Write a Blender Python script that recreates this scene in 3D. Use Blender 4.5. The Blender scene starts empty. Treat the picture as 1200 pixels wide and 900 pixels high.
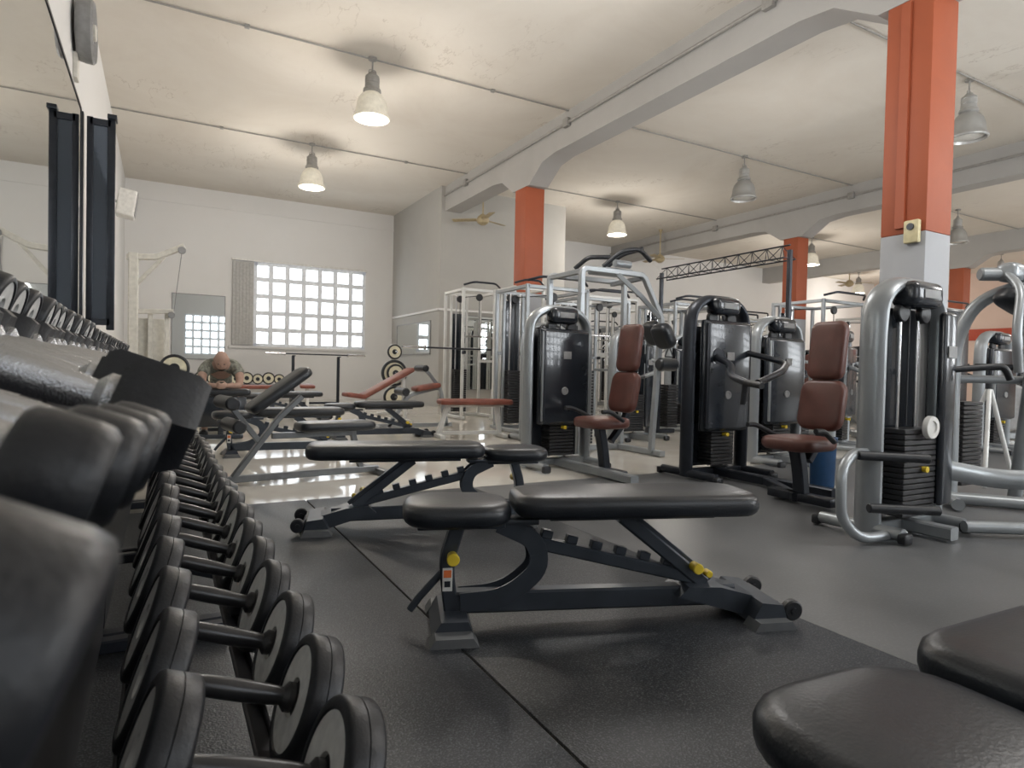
import bpy,bmesh,math,random
from mathutils import Vector as V, Matrix, Euler
random.seed(7)
D=math.radians
COL=bpy.context.scene.collection
# ---------------------------------------------------------------- materials
MATS={}
def mat(name,col,rough=.5,metal=0,var=.12,scale=18,bump=0.0,bscale=None,emit=None,es=0,trans=0,alpha=1,coat=0,spec=None):
    if name in MATS: return MATS[name]
    m=bpy.data.materials.new(name); m.use_nodes=True
    nt=m.node_tree; b=nt.nodes['Principled BSDF']
    tc=nt.nodes.new('ShaderNodeTexCoord')
    nz=nt.nodes.new('ShaderNodeTexNoise'); nz.inputs['Scale'].default_value=scale; nz.inputs['Detail'].default_value=5
    nt.links.new(tc.outputs['Object'],nz.inputs['Vector'])
    r=nt.nodes.new('ShaderNodeValToRGB')
    c0=[max(0,c*(1-var)) for c in col[:3]]+[1]; c1=[min(1,c*(1+var)) for c in col[:3]]+[1]
    r.color_ramp.elements[0].color=c0; r.color_ramp.elements[1].color=c1
    r.color_ramp.elements[0].position=.3; r.color_ramp.elements[1].position=.7
    nt.links.new(nz.outputs['Fac'],r.inputs['Fac']); nt.links.new(r.outputs['Color'],b.inputs['Base Color'])
    b.inputs['Roughness'].default_value=rough; b.inputs['Metallic'].default_value=metal
    if spec is not None: b.inputs['Specular IOR Level'].default_value=spec
    if coat: b.inputs['Coat Weight'].default_value=coat
    if bump:
        n2=nt.nodes.new('ShaderNodeTexNoise'); n2.inputs['Scale'].default_value=bscale or scale*6; n2.inputs['Detail'].default_value=3
        nt.links.new(tc.outputs['Object'],n2.inputs['Vector'])
        bp=nt.nodes.new('ShaderNodeBump'); bp.inputs['Strength'].default_value=bump; bp.inputs['Distance'].default_value=.01
        nt.links.new(n2.outputs['Fac'],bp.inputs['Height']); nt.links.new(bp.outputs['Normal'],b.inputs['Normal'])
    if emit: b.inputs['Emission Color'].default_value=(*emit,1); b.inputs['Emission Strength'].default_value=es
    MATS[name]=m; return m
black=mat('black_rubber',(.012,.0135,.017),.42,0,.3,30,.08,200)
blackm=mat('black_powder_steel',(.024,.028,.037),.35,.4,.2,10)
char=mat('charcoal_steel',(.060,.070,.086),.34,.5,.15,8)
vinyl=mat('black_vinyl',(.0135,.0165,.0215),.36,0,.25,6,.10,160)
maroon=mat('maroon_vinyl',(.115,.042,.032),.4,0,.2,8,.12,160)
redv=mat('red_vinyl',(.20,.06,.04),.45,0,.2,8,.1,160)
chrome=mat('chrome',(.62,.62,.63),.2,1,.06,12)
knurl=mat('knurled_chrome',(.48,.49,.51),.25,1,.15,12,.3,500)
silver=mat('silver_grey_paint',(.31,.33,.345),.34,.45,.08,5)
whitef=mat('white_painted_steel',(.62,.62,.60),.4,.1,.08,5)
shroud=mat('smoked_plastic',(.018,.022,.029),.2,0,.2,5,coat=.3)
steelp=mat('brushed_steel_plate',(.78,.78,.76),.45,.1,.12,40)
yellow=mat('yellow_plastic',(.75,.55,.04),.4,0,.1,20)
orange_s=mat('orange_sticker',(.75,.18,.05),.5)
whitep=mat('white_plastic',(.7,.69,.66),.4)
greyp=mat('grey_plastic',(.25,.25,.25),.45)
blue=mat('blue_plastic',(.02,.07,.17),.45)
cream=mat('cream_metal',(.64,.62,.56),.45)
fanm=mat('yellowed_fan_metal',(.42,.34,.20),.5)
cream2=mat('cream_plate_ring',(.7,.66,.5),.4)
wpb=mat('weight_plate_black',(.03,.03,.032),.4,.4)
# ---------------------------------------------------------------- geometry
def xf(g,M):
    return ([M@V(v) for v in g[0]],)+tuple(g[1:])
def RT(loc=(0,0,0),rot=(0,0,0)):
    return Matrix.Translation(V(loc))@Euler([D(a) for a in rot]).to_matrix().to_4x4()
_bc={}
def box(c,s,r=0.0,seg=2,rot=(0,0,0)):
    k=(tuple(round(a,4) for a in s),r,seg)
    if k not in _bc:
        bm=bmesh.new(); bmesh.ops.create_cube(bm,size=1)
        for v in bm.verts: v.co=V((v.co.x*s[0],v.co.y*s[1],v.co.z*s[2]))
        if r>0:
            rr=min(r,min(s)*.48)
            bmesh.ops.bevel(bm,geom=bm.edges[:],offset=rr,segments=seg,affect='EDGES',profile=.5)
        bm.verts.index_update()
        _bc[k]=([v.co.copy() for v in bm.verts],[[v.index for v in f.verts] for f in bm.faces]); bm.free()
    return xf(_bc[k],RT(c,rot))
def lathe(prof,n=24,M=None,mids=None,ph=0,rib=0):
    vs=[];fs=[];mi=[]
    rings=[]
    for (r,z) in prof:
        if r<1e-6: vs.append(V((0,0,z))); rings.append([len(vs)-1])
        else:
            i0=len(vs)
            for k in range(n):
                a=2*math.pi*(k+ph)/n; q=r*(1+(rib if k%2 else 0)); vs.append(V((q*math.cos(a),q*math.sin(a),z)))
            rings.append(list(range(i0,i0+n)))
    for j in range(len(rings)-1):
        A,B=rings[j],rings[j+1]; m=mids[j] if mids else 0
        for k in range(n):
            k2=(k+1)%n
            if len(A)==1 and len(B)==1: break
            if len(A)==1: fs.append([A[0],B[k],B[k2]])
            elif len(B)==1: fs.append([A[k],B[0],A[k2]])
            else: fs.append([A[k],B[k],B[k2],A[k2]])
            mi.append(m)
    g=(vs,fs,mi)
    if M is not None: g=xf(g,M)
    return g
def align(p0,p1):
    p0=V(p0);d=V(p1)-p0
    q=V((0,0,1)).rotation_difference(d.normalized())
    return Matrix.Translation(p0)@q.to_matrix().to_4x4(),d.length
def cyl(p0,p1,r,n=16,r2=None,bev=0.0):
    M,L=align(p0,p1); r2=r if r2 is None else r2
    b=bev
    if b: pr=[(0,0),(r-b,0),(r,b),(r2,L-b),(r2-b,L),(0,L)]
    else: pr=[(0,0),(r,0),(r2,L),(0,L)]
    return lathe(pr,n,M)
def fillet(pts,R,seg=5):
    pts=[V(p) for p in pts]; out=[pts[0]]
    for i in range(1,len(pts)-1):
        a,b,c=pts[i-1],pts[i],pts[i+1]
        d1=(a-b);d2=(c-b); l=min(R,d1.length*.49,d2.length*.49)
        p=b+d1.normalized()*l; q=b+d2.normalized()*l
        for k in range(seg+1):
            t=k/seg; out.append(p*(1-t)**2+b*2*t*(1-t)+q*t*t)
    out.append(pts[-1]); return out
def tube(pts,r,R=.08,n=10,hint=(0,0,1),closed=False,seg=5):
    P=fillet(pts,R,seg) if (len(pts)>2 and R>0) else [V(p) for p in pts]
    if isinstance(r,tuple) and r[0]=='o':
        prof=[(r[1]*math.cos(2*math.pi*k/n),r[2]*math.sin(2*math.pi*k/n)) for k in range(n)]
    elif isinstance(r,tuple):
        a,b=r[0]/2,r[1]/2; e=min(a,b)*.25
        prof=[(a-e,-b),(a,-b+e),(a,b-e),(a-e,b),(-a+e,b),(-a,b-e),(-a,-b+e),(-a+e,-b)]
    else:
        prof=[(r*math.cos(2*math.pi*k/n),r*math.sin(2*math.pi*k/n)) for k in range(n)]
    n=len(prof); vs=[];fs=[]
    T=[]
    for i in range(len(P)):
        if i==0: t=P[1]-P[0]
        elif i==len(P)-1: t=P[-1]-P[-2]
        else: t=(P[i+1]-P[i]).normalized()+(P[i]-P[i-1]).normalized()
        T.append(t.normalized())
    h=V(hint)
    s=T[0].cross(h)
    if s.length<.05: s=T[0].cross(V((1,0,0)) if abs(T[0].x)<.9 else V((0,1,0)))
    s.normalize()
    for i,p in enumerate(P):
        if i: 
            s=T[i-1].rotation_difference(T[i])@s
        u=s.cross(T[i]).normalized()
        for (a,b) in prof: vs.append(p+s*a+u*b)
    m=len(P)
    for i in range(m-1):
        for k in range(n):
            k2=(k+1)%n; fs.append([i*n+k,i*n+k2,(i+1)*n+k2,(i+1)*n+k])
    fs.append(list(range(n))[::-1]); fs.append([(m-1)*n+k for k in range(n)])
    return (vs,fs)
def pad(c,s,R=.06,e=.022,rot=(0,0,0),taper=0,dome=.006):
    hx,hy,hz=s[0]/2,s[1]/2,s[2]/2; vs=[];fs=[];rings=[]
    lv=[]
    for k in range(4):
        a=math.pi/2*k/3; lv.append((e*(1-math.sin(a)),-hz+e*(1-math.cos(a))))
    for k in range(4):
        a=math.pi/2*k/3; lv.append((e*(1-math.cos(a)),hz-e+e*math.sin(a)))
    lv.append((e+min(hx,hy)*.3,hz+dome))
    for ins,z in lv:
        x,y=hx-ins,hy-ins; r=max(.004,min(R-ins*.6,x*.98,y*.98)); i0=len(vs)
        for q,(sx,sy) in enumerate([(1,1),(-1,1),(-1,-1),(1,-1)]):
            for k in range(6):
                a=math.pi/2*(q+k/5)
                px=sx*(x-r)+r*math.cos(a); py=sy*(y-r)+r*math.sin(a)
                py*=1+taper*px/hx
                vs.append(V((px,py,z)))
        rings.append(list(range(i0,len(vs))))
    n=24
    for A,B in zip(rings,rings[1:]):
        for k in range(n): fs.append([A[k],A[(k+1)%n],B[(k+1)%n],B[k]])
    fs.append(rings[0][::-1]); fs.append(rings[-1])
    return xf((vs,fs),RT(c,rot))
def prism(poly,axis,a0,a1):
    n=len(poly); vs=[]
    for a in (a0,a1):
        for (p,q) in poly:
            vs.append(V((a,p,q)) if axis=='x' else V((p,a,q)) if axis=='y' else V((p,q,a)))
    fs=[list(range(n)),[n+k for k in range(n)][::-1]]+[[k,n+k,n+(k+1)%n,(k+1)%n] for k in range(n)]
    return (vs,fs)
def mesh(name,geoms,mats,ang=38):
    if isinstance(geoms,tuple): geoms=[geoms]
    if not isinstance(mats,(list,tuple)): mats=[mats]
    vs=[];fs=[];mi=[]
    for g in geoms:
        o=len(vs); vs+= [tuple(v) for v in g[0]]; fs+=[[i+o for i in f] for f in g[1]]
        mi+= (g[2] if len(g)>2 and isinstance(g[2],list) else [g[2] if len(g)>2 else 0]*len(g[1]))
    me=bpy.data.meshes.new(name); me.from_pydata(vs,[],fs); me.update()
    bm=bmesh.new(); bm.from_mesh(me); 
    for f,k in zip(bm.faces,mi): f.material_index=k; f.smooth=True
    bmesh.ops.recalc_face_normals(bm,faces=bm.faces[:]); bm.to_mesh(me); bm.free()
    for m in mats: me.materials.append(m)
    me.set_sharp_from_angle(angle=D(ang))
    return me
def obj(name,geoms,mats,parent=None,label=None,ang=38,loc=None):
    me=geoms if isinstance(geoms,bpy.types.Mesh) else mesh(name,geoms,mats,ang)
    o=bpy.data.objects.new(name,me); COL.objects.link(o)
    if parent: o.parent=parent
    if label: o['label']=label
    if loc: o.location=loc
    return o
def objs(name,geoms,mats,parent):
    for g in geoms: obj(name,[g] if isinstance(g,tuple) else g,mats,parent)
def thing(name,label,cat,loc=(0,0,0),rz=0,group=None):
    e=bpy.data.objects.new(name,None); COL.objects.link(e); e.empty_display_size=.1
    e.location=loc; e.rotation_euler=(0,0,D(rz)); e['label']=label; e['category']=cat
    if group: e['group']=group
    return e
def single(name,label,cat,geoms,mats,loc=(0,0,0),rz=0,group=None,ang=38):
    o=obj(name,geoms,mats,ang=ang); o.location=loc; o.rotation_euler=(0,0,D(rz)); o['label']=label; o['category']=cat
    if group:o['group']=group
    return o
def clone(t,loc,rz=None,rot=None,label=None):
    def rec(o,par):
        c=o.copy(); COL.objects.link(c)
        if par: c.parent=par
        for ch in o.children: rec(ch,c)
        return c
    c=rec(t,None); c.location=loc
    if rz is not None: c.rotation_euler=(0,0,D(rz))
    if rot is not None: c.rotation_euler=rot
    if label: c['label']=label
    return c
def struct(name,geoms,mats,ang=30):
    o=obj(name,geoms,mats,ang=ang); o['kind']='structure'; return o
def bx(x0,x1,y0,y1,z0,z1,r=0):
    return box(((x0+x1)/2,(y0+y1)/2,(z0+z1)/2),(x1-x0,y1-y0,z1-z0),r)
# ---------------------------------------------------------------- room materials
def plaster(name,base,stain,amount=.5,scale=.6,cracks=True,rough=.9):
    m=bpy.data.materials.new(name); m.use_nodes=True; nt=m.node_tree; b=nt.nodes['Principled BSDF']
    L=nt.links.new; N=nt.nodes.new
    tc=N('ShaderNodeTexCoord')
    n1=N('ShaderNodeTexNoise'); n1.inputs['Scale'].default_value=scale; n1.inputs['Detail'].default_value=9; n1.inputs['Roughness'].default_value=.65; n1.inputs['Distortion'].default_value=.6
    L(tc.outputs['Object'],n1.inputs['Vector'])
    r1=N('ShaderNodeValToRGB'); r1.color_ramp.elements[0].position=.42; r1.color_ramp.elements[1].position=.72
    r1.color_ramp.elements[0].color=(0,0,0,1); r1.color_ramp.elements[1].color=(amount,amount,amount,1)
    L(n1.outputs['Fac'],r1.inputs['Fac'])
    mx=N('ShaderNodeMix'); mx.data_type='RGBA'; mx.inputs['A'].default_value=(*base,1); mx.inputs['B'].default_value=(*stain,1)
    L(r1.outputs['Color'],mx.inputs['Factor']); out=mx.outputs['Result']
    if cracks:
        mp=N('ShaderNodeMapping'); mp.inputs['Scale'].default_value=(.9,.35,1); L(tc.outputs['Object'],mp.inputs['Vector'])
        n3=N('ShaderNodeTexNoise'); n3.inputs['Scale'].default_value=2.2; n3.inputs['Detail'].default_value=6; n3.inputs['Roughness'].default_value=.6
        L(mp.outputs['Vector'],n3.inputs['Vector'])
        r3=N('ShaderNodeValToRGB'); e=r3.color_ramp.elements
        e[0].position=.492; e[0].color=(0,0,0,1); e[1].position=.508; e[1].color=(0,0,0,1)
        k=e.new(.5); k.color=(1,1,1,1)
        L(n3.outputs['Fac'],r3.inputs['Fac'])
        n4=N('ShaderNodeTexNoise'); n4.inputs['Scale'].default_value=.55; L(tc.outputs['Object'],n4.inputs['Vector'])
        r4=N('ShaderNodeValToRGB'); r4.color_ramp.elements[0].position=.51; r4.color_ramp.elements[1].position=.62
        L(n4.outputs['Fac'],r4.inputs['Fac'])
        mu=N('ShaderNodeMath'); mu.operation='MULTIPLY'; L(r3.outputs['Color'],mu.inputs[0]); L(r4.outputs['Color'],mu.inputs[1])
        mu2=N('ShaderNodeMath'); mu2.operation='MULTIPLY'; L(mu.outputs[0],mu2.inputs[0]); mu2.inputs[1].default_value=.45
        m2=N('ShaderNodeMix'); m2.data_type='RGBA'; m2.inputs['B'].default_value=(.30,.24,.18,1)
        L(mu2.outputs[0],m2.inputs['Factor']); L(out,m2.inputs['A']); out=m2.outputs['Result']
    L(out,b.inputs['Base Color']); b.inputs['Roughness'].default_value=rough
    bp=N('ShaderNodeBump'); bp.inputs['Strength'].default_value=.12; bp.inputs['Distance'].default_value=.02
    L(n1.outputs['Fac'],bp.inputs['Height']); L(bp.outputs['Normal'],b.inputs['Normal'])
    return m
m_ceil=plaster('stained_ceiling_plaster',(.72,.68,.615),(.585,.525,.45),.5,.5)
m_wall=plaster('white_wall_paint',(.76,.755,.745),(.70,.69,.67),.4,.5,False)
m_part=plaster('grey_beige_wall_paint',(.42,.41,.385),(.37,.36,.335),.5,.8,False)
m_beam=plaster('cream_grey_beam_paint',(.42,.41,.395),(.36,.35,.335),.5,1.2,False)
m_pink=plaster('peach_wall_paint',(.72,.56,.48),(.64,.48,.41),.5,.8,False)
m_org=plaster('orange_column_paint',(.37,.088,.035),(.30,.072,.03),.6,1.5,False,.6)
m_colg=plaster('blue_grey_column_paint',(.36,.37,.39),(.31,.32,.335),.5,1.5,False,.6)
def floor_mat(name,base,speck,rough,sc,amt,bump=.3,big=.15):
    m=bpy.data.materials.new(name); m.use_nodes=True; nt=m.node_tree; b=nt.nodes['Principled BSDF']; L=nt.links.new; N=nt.nodes.new
    tc=N('ShaderNodeTexCoord'); n1=N('ShaderNodeTexNoise'); n1.inputs['Scale'].default_value=sc; n1.inputs['Detail'].default_value=2
    L(tc.outputs['Object'],n1.inputs['Vector'])
    r=N('ShaderNodeValToRGB'); r.color_ramp.elements[0].position=.5; r.color_ramp.elements[1].position=.72
    r.color_ramp.elements[0].color=(*base,1); r.color_ramp.elements[1].color=(*[base[i]*(1-amt)+speck[i]*amt for i in range(3)],1)
    L(n1.outputs['Fac'],r.inputs['Fac'])
    n2=N('ShaderNodeTexNoise'); n2.inputs['Scale'].default_value=1.1; n2.inputs['Detail'].default_value=6; L(tc.outputs['Object'],n2.inputs['Vector'])
    mx=N('ShaderNodeMix'); mx.data_type='RGBA'; mx.blend_type='MULTIPLY'; mx.inputs['Factor'].default_value=1
    r2=N('ShaderNodeValToRGB'); r2.color_ramp.elements[0].position=.3; r2.color_ramp.elements[1].position=.7
    r2.color_ramp.elements[0].color=(1-big,1-big,1-big,1); r2.color_ramp.elements[1].color=(1,1,1,1)
    L(n2.outputs['Fac'],r2.inputs['Fac']); L(r.outputs['Color'],mx.inputs['A']); L(r2.outputs['Color'],mx.inputs['B'])
    L(mx.outputs['Result'],b.inputs['Base Color'])
    mr=N('ShaderNodeMapRange'); mr.inputs['To Min'].default_value=rough*.8; mr.inputs['To Max'].default_value=rough*1.2
    L(n2.outputs['Fac'],mr.inputs['Value']); L(mr.outputs['Result'],b.inputs['Roughness'])
    if bump:
        bp=N('ShaderNodeBump'); bp.inputs['Strength'].default_value=bump; bp.inputs['Distance'].default_value=.004
        L(n1.outputs['Fac'],bp.inputs['Height']); L(bp.outputs['Normal'],b.inputs['Normal'])
    return m
m_floor=floor_mat('polished_cream_floor',(.72,.68,.61),(.80,.76,.69),.07,3,.6,0,.12)
m_mat=floor_mat('black_speckled_rubber',(.017,.020,.025),(.16,.17,.185),.45,190,.75,.35,.3)
m_grey=floor_mat('grey_rubber_floor',(.155,.159,.165),(.20,.204,.21),.36,90,.5,.1,.35)
def mirror_mat():
    m=bpy.data.materials.new('mirror_glass'); m.use_nodes=True; b=m.node_tree.nodes['Principled BSDF']
    b.inputs['Base Color'].default_value=(.66,.69,.69,1); b.inputs['Metallic'].default_value=1; b.inputs['Roughness'].default_value=.02
    return m
m_mir=mirror_mat()
m_block=mat('daylit_glass_block',(.8,.85,.9),.3,0,.05,6,emit=(.88,.94,1.0),es=3.6)
m_rearfill=mat('rear_fill_pane',(.8,.85,.9),.3,0,.05,6,emit=(.93,.97,1.0),es=16)  # strong glow for the added rear windows that brighten the room
m_wfr=mat('white_window_frame',(.70,.72,.75),.5,emit=(.85,.9,.95),es=.08)  # faint emission stands in for daylight passing through the bars
# ---------------------------------------------------------------- room
XL,XR,YF,YB,H=-.8,28.5,17.4,-3.0,5.2
struct('floor',bx(XL-.2,XR+.2,YB-.2,YF+.2,-.1,0),m_floor)
struct('ceiling',bx(XL-.2,XR+.2,YB-.2,YF+.2,H,H+.1),m_ceil)
struct('wall_left',bx(XL-.2,XL,YB-.2,YF+.2,0,H),m_wall)
struct('wall_right',bx(XR,XR+.2,YB-.2,YF+.2,0,H),m_pink)
WZ0,WZ1=1.375,3.53
def wall_with_hole(name,y0,y1,holes,m):
    g=[];x=XL
    for (a,b) in holes:
        g+= [bx(x,a,y0,y1,0,H),bx(a,b,y0,y1,0,WZ0),bx(a,b,y0,y1,WZ1,H)]; x=b
    g.append(bx(x,XR,y0,y1,0,H)); struct(name,g,m)
wall_with_hole('wall_far',YF,YF+.2,[(2.03,4.92)],m_wall)
wall_with_hole('wall_rear',YB-.2,YB,[(1.0,3.9),(6.0,10.9),(15,19.9)],m_wall)
def window(n,x0,x1,y,mb,nx=7,nz=5):
    w=(x1-x0); h=WZ1-WZ0; t=.08; q=.058
    fr=[bx(x0,x1,y+.02,y+.10,WZ0,WZ0+t),bx(x0,x1,y+.02,y+.10,WZ1-t,WZ1),bx(x0,x0+t,y+.02,y+.10,WZ0,WZ1),bx(x1-t,x1,y+.02,y+.10,WZ0,WZ1)]
    for i in range(1,nx): fr.append(bx(x0+w*i/nx-q,x0+w*i/nx+q,y+.02,y+.10,WZ0+t,WZ1-t))
    for j in range(1,nz): fr.append(bx(x0+t,x1-t,y+.021,y+.099,WZ0+h*j/nz-q,WZ0+h*j/nz+q))
    pn=[(g_[0],g_[1],1) for g_ in [bx(x0+t,x1-t,y+.05,y+.08,WZ0+t,WZ1-t)]]
    struct('window_%d'%n,fr+pn,[m_wfr,mb])
window(1,2.03,4.92,YF-.01,m_block,7,5); window(2,1.0,3.9,YB-.12,m_block,7,5); window(3,6.0,10.9,YB-.12,m_rearfill,11); window(4,15,19.9,YB-.12,m_rearfill,11)  # last two windows are added, unseen, to throw daylight fill from the rear
struct('trim_1',[bx(1.45,4.98,YF-.06,YF,WZ0-.06,WZ0),],m_wall)
struct('trim_2',bx(XL,5.7,YF-.03,YF,4.76,4.80),m_wall)
struct('wall_partition',[bx(5.7,9.2,13.9,YF,0,H)],m_part)
struct('trim_3',[bx(5.66,9.22,13.86,13.9,2.28,2.33),bx(5.66,5.7,13.88,17.3,2.28,2.33)],m_wall)
def beam(name,x,y0,y1,cols,hw=.2):
    zb,zc=4.62,4.28; pts=[(y0,zb)]
    for c in cols: pts+=[(c-1.15,zb),(c-.75,zb-.05),(c-.3,zc),(c+.3,zc),(c+.75,zb-.05),(c+1.15,zb)]
    pts+=[(y1,zb),(y1,H),(y0,H)]
    struct(name,prism(pts,'x',x-hw,x+hw),m_beam)
beam('trim_4',6.0,YB,13.9,[3.3,10.3]); beam('trim_5',13.6,YB,YF,[3.3,10.3]); beam('trim_6',21.2,YB,YF,[3.3,10.3])
k=7
for cx in (6.0,13.6,21.2):
    for cy in (3.3,10.3):
        if cx>6 and cy<5: continue
        zo=2.2 if cy<5 else 2.3
        c=obj('trim_%d'%k,[bx(cx-.2,cx+.2,cy-.2,cy+.2,zo,4.28,.01),bx(cx-.2,cx+.2,cy-.2,cy+.2,0,zo,.01)+(1,)],[m_org,m_colg]); c['kind']='structure'; k+=1
gcon=mat('grey_conduit',(.3,.29,.27),.5)
for y in (4.8,8.75,12.7):
    struct('trim_%d'%k,[cyl((XL,y,H-.02),(5.8,y,H-.02),.012,8)]+[box((x,y,H-.02),(.06,.06,.04),.005) for x in (.9,2.5,4.4)],gcon); k+=1
    struct('trim_%d'%k,[cyl((6.2,y,H-.02),(13.4,y,H-.02),.012,8)],gcon); k+=1
    struct('trim_%d'%k,[cyl((13.8,y,H-.02),(21.0,y,H-.02),.012,8)],gcon); k+=1
struct('trim_%d'%k,[cyl((5.77,YB,4.98),(5.77,13.9,4.98),.025,8)]+[box((5.76,y,4.98),(.07,.14,.14),.01) for y in (4.8,8.75,12.7)],gcon); k+=1
struct('trim_%d'%k,[cyl((13.37,YB,4.95),(13.37,YF,4.95),.025,8)]+[box((13.36,y,4.95),(.07,.14,.14),.01) for y in (4.8,8.75,12.7)],gcon); k+=1
struct('trim_%d'%k,[bx(5.775,5.8,3.28,3.36,2.25,4.25)],m_org); k+=1
single('rubber_floor_mat','black speckled rubber mat beneath the weight benches','floor mat',bx(.845,2.06,-2.9,4.3,0,.012,.002),m_mat,group='black rubber gym mats')
single('rubber_floor_mat','black speckled rubber mat alongside the dumbbell rack','floor mat',bx(-.78,.835,-2.9,4.3,0,.012,.002),m_mat,group='black rubber gym mats')
single('rubber_flooring','smooth mid-grey rubber flooring under the weight machines','flooring',bx(2.065,13.0,-2.9,4.3,0,.01,.002),m_grey)
def mirror(name,label,x0,x1,y0,y1,z0,z1,t=.03,frm=blackm,axis='x'):
    e=thing(name,label,'mirror')
    if axis=='x':
        f=[bx(x0,x1,y0,y0+t,z0,z1),bx(x0,x1,y1-t,y1,z0,z1),bx(x0,x1,y0,y1,z0,z0+t),bx(x0,x1,y0,y1,z1-t,z1)]
        gl=bx(x0+.002,x1-.006,y0+t*.5,y1-t*.5,z0+t*.5,z1-t*.5)
    else:
        f=[bx(x0,x0+t,y0,y1,z0,z1),bx(x1-t,x1,y0,y1,z0,z1),bx(x0,x1,y0,y1,z0,z0+t),bx(x0,x1,y0,y1,z1-t,z1)]
        gl=bx(x0+t*.5,x1-t*.5,y0+.006,y1-.002,z0+t*.5,z1-t*.5)
    obj('frame',f,frm,e); obj('glass',gl,m_mir,e)
mirror('wall_mirror','large black-framed mirror on the wall above the dumbbell rack',XL,XL+.03,-.4,3.9,1.15,3.58,.03)
mirror('wall_mirror','long black-framed mirror running up to the casement',XL,XL+.03,3.91,8.15,1.15,3.58,.03)
mirror('wall_mirror','thin-edged mirror on the end wall beside the blind',.18,1.37,YF-.02,YF,1.0,2.6,.015,greyp,'y')
e=thing('wall_mirror','thin-framed mirror on the side of the partition','mirror')
obj('frame',[bx(5.67,5.7,14.4,16.9,1.25,1.27),bx(5.67,5.7,14.4,16.9,2.05,2.07),bx(5.67,5.7,14.4,14.42,1.25,2.07),bx(5.67,5.7,16.88,16.9,1.25,2.07)],greyp,e)
obj('glass',bx(5.68,5.7,14.41,16.89,1.26,2.06),m_mir,e)
mirror('wall_mirror','wide mirror on the partition behind the racks',6.0,8.8,13.86,13.9,.4,2.2,.02,greyp,'y')
e=thing('window_casement','narrow navy-black casement leaf standing open from the wall','window',(XL,8.3,0))
obj('leaf_frame',[bx(.06,.12,0,.06,1.3,3.56,.006),bx(.25,.325,0,.08,1.25,3.56,.006),bx(.09,.28,0,.05,3.48,3.55),bx(.09,.28,0,.05,1.3,1.37),
            bx(.0,.03,.0,.1,1.25,3.6,.005),bx(.25,.34,-.04,.12,3.56,3.61,.005)],blackm,e)
pg=bpy.data.materials.new('casement_glass'); pg.use_nodes=True; pb=pg.node_tree.nodes['Principled BSDF']; pb.inputs['Base Color'].default_value=(.10,.12,.15,1); pb.inputs['Metallic'].default_value=.7; pb.inputs['Roughness'].default_value=.06
obj('pane',bx(.11,.26,.02,.03,1.36,3.49),pg,e)
sl=[]
for i in range(6): sl.append(box((1.57+.08*i,YF-.05,2.45),(.092,.012,2.1),0,2,(0,0,10)))
e=thing('vertical_blind','pale grey vertical blind gathered beside the block window','blind')
obj('slats',sl,mat('blind_fabric',(.47,.465,.45),.8),e); obj('head_rail',bx(1.5,4.95,YF-.08,YF-.01,3.53,3.58),whitep,e)
e=thing('loudspeaker','white box loudspeaker on a bracket high on the wall','speaker',(XL,11.9,3.42))
obj('cabinet',box((.28,0,0),(.26,.36,.42),.03,3,(0,8,0)),whitep,e); obj('grille',box((.415,0,-.01),(.01,.3,.36),.004,2,(0,8,0)),greyp,e)
obj('bracket',tube([(0,0,.05),(.1,0,.05),(.18,0,0)],.02),greyp,e)
e=thing('wall_fan','round dull grey drum fan mounted flush high on the wall','fan',(XL,7.7,4.2))
obj('cage',[lathe([(0,.02),(.12,.02),(.14,.05),(.25,.05),(.27,.03),(.29,.05),(.3,.10),(.3,.16),(.28,.18),(.24,.14),(.12,.13),(.1,.16),(0,.16)],28,RT((0,0,0),(0,90,0)))],greyp,e)
obj('hub',cyl((.15,0,0),(.19,0,0),.08,20,bev=.008),cream,e)
obj('bracket',[bx(0,.04,-.08,.08,-.5,-.25,.005)],cream,e)
e=thing('wall_control_box','small cream and yellow control box on the column','control box',(5.8,3.2,2.2))
obj('case',box((-.03,0,0),(.05,.13,.2),.012),mat('pale_yellow_plastic',(.6,.53,.32),.5),e); obj('dial',cyl((-.055,0,.04),(-.07,0,.04),.03,16),blackm,e)
# ---------------------------------------------------------------- lamps
m_shade=mat('aluminium_shade',(.42,.42,.41),.35,.5,.08,6)
m_bulb=mat('lit_bulb',(1,.95,.85),.3,emit=(1,.90,.72),es=8)
m_boff=mat('unlit_diffuser',(.8,.8,.76),.4)
m_glow=mat('glowing_shade',(.55,.53,.47),.5,emit=(1,.88,.66),es=.25)
def lamp(on):
    e=thing('pendant_lamp','lit industrial bell pendant lamp hanging from the ceiling' if on else 'unlit industrial bell pendant lamp hanging from the ceiling','lamp',(0,0,H),0,'industrial pendant lamps')
    obj('suspension',[cyl((0,0,0),(0,0,-.2),.012,8),cyl((0,0,0),(0,0,-.03),.06,14),tube([(-.05,0,-.24),(-.05,0,-.17),(.05,0,-.17),(.05,0,-.24)],.008,.03,6,(0,1,0))],gcon,e)
    obj('housing',lathe([(0,-.2),(.04,-.2),(.06,-.23),(.095,-.26),(.1,-.28),(.092,-.29),(.1,-.30),(.1,-.35),(.092,-.36),(.1,-.37),(.1,-.42),(.12,-.44),(.125,-.47),(.10,-.49),(.06,-.5)],24),m_shade if not on else gcon,e)
    obj('lamp_shade',lathe([(.10,-.485),(.12,-.50),(.150,-.53),(.185,-.58),(.205,-.64),(.213,-.70),(.220,-.75),(.238,-.80),(.252,-.82),(.252,-.845),(.235,-.85),(.215,-.78),(.19,-.62),(.1,-.50)],64,None,None,0,-.035),m_glow if on else m_shade,e,ang=80)
    obj('bulb',lathe([(0,-.83),(.19,-.82),(.205,-.81),(.1,-.6),(0,-.56)],28),m_bulb if on else m_boff,e)
    return e
on=lamp(True); off=lamp(False)
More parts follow.
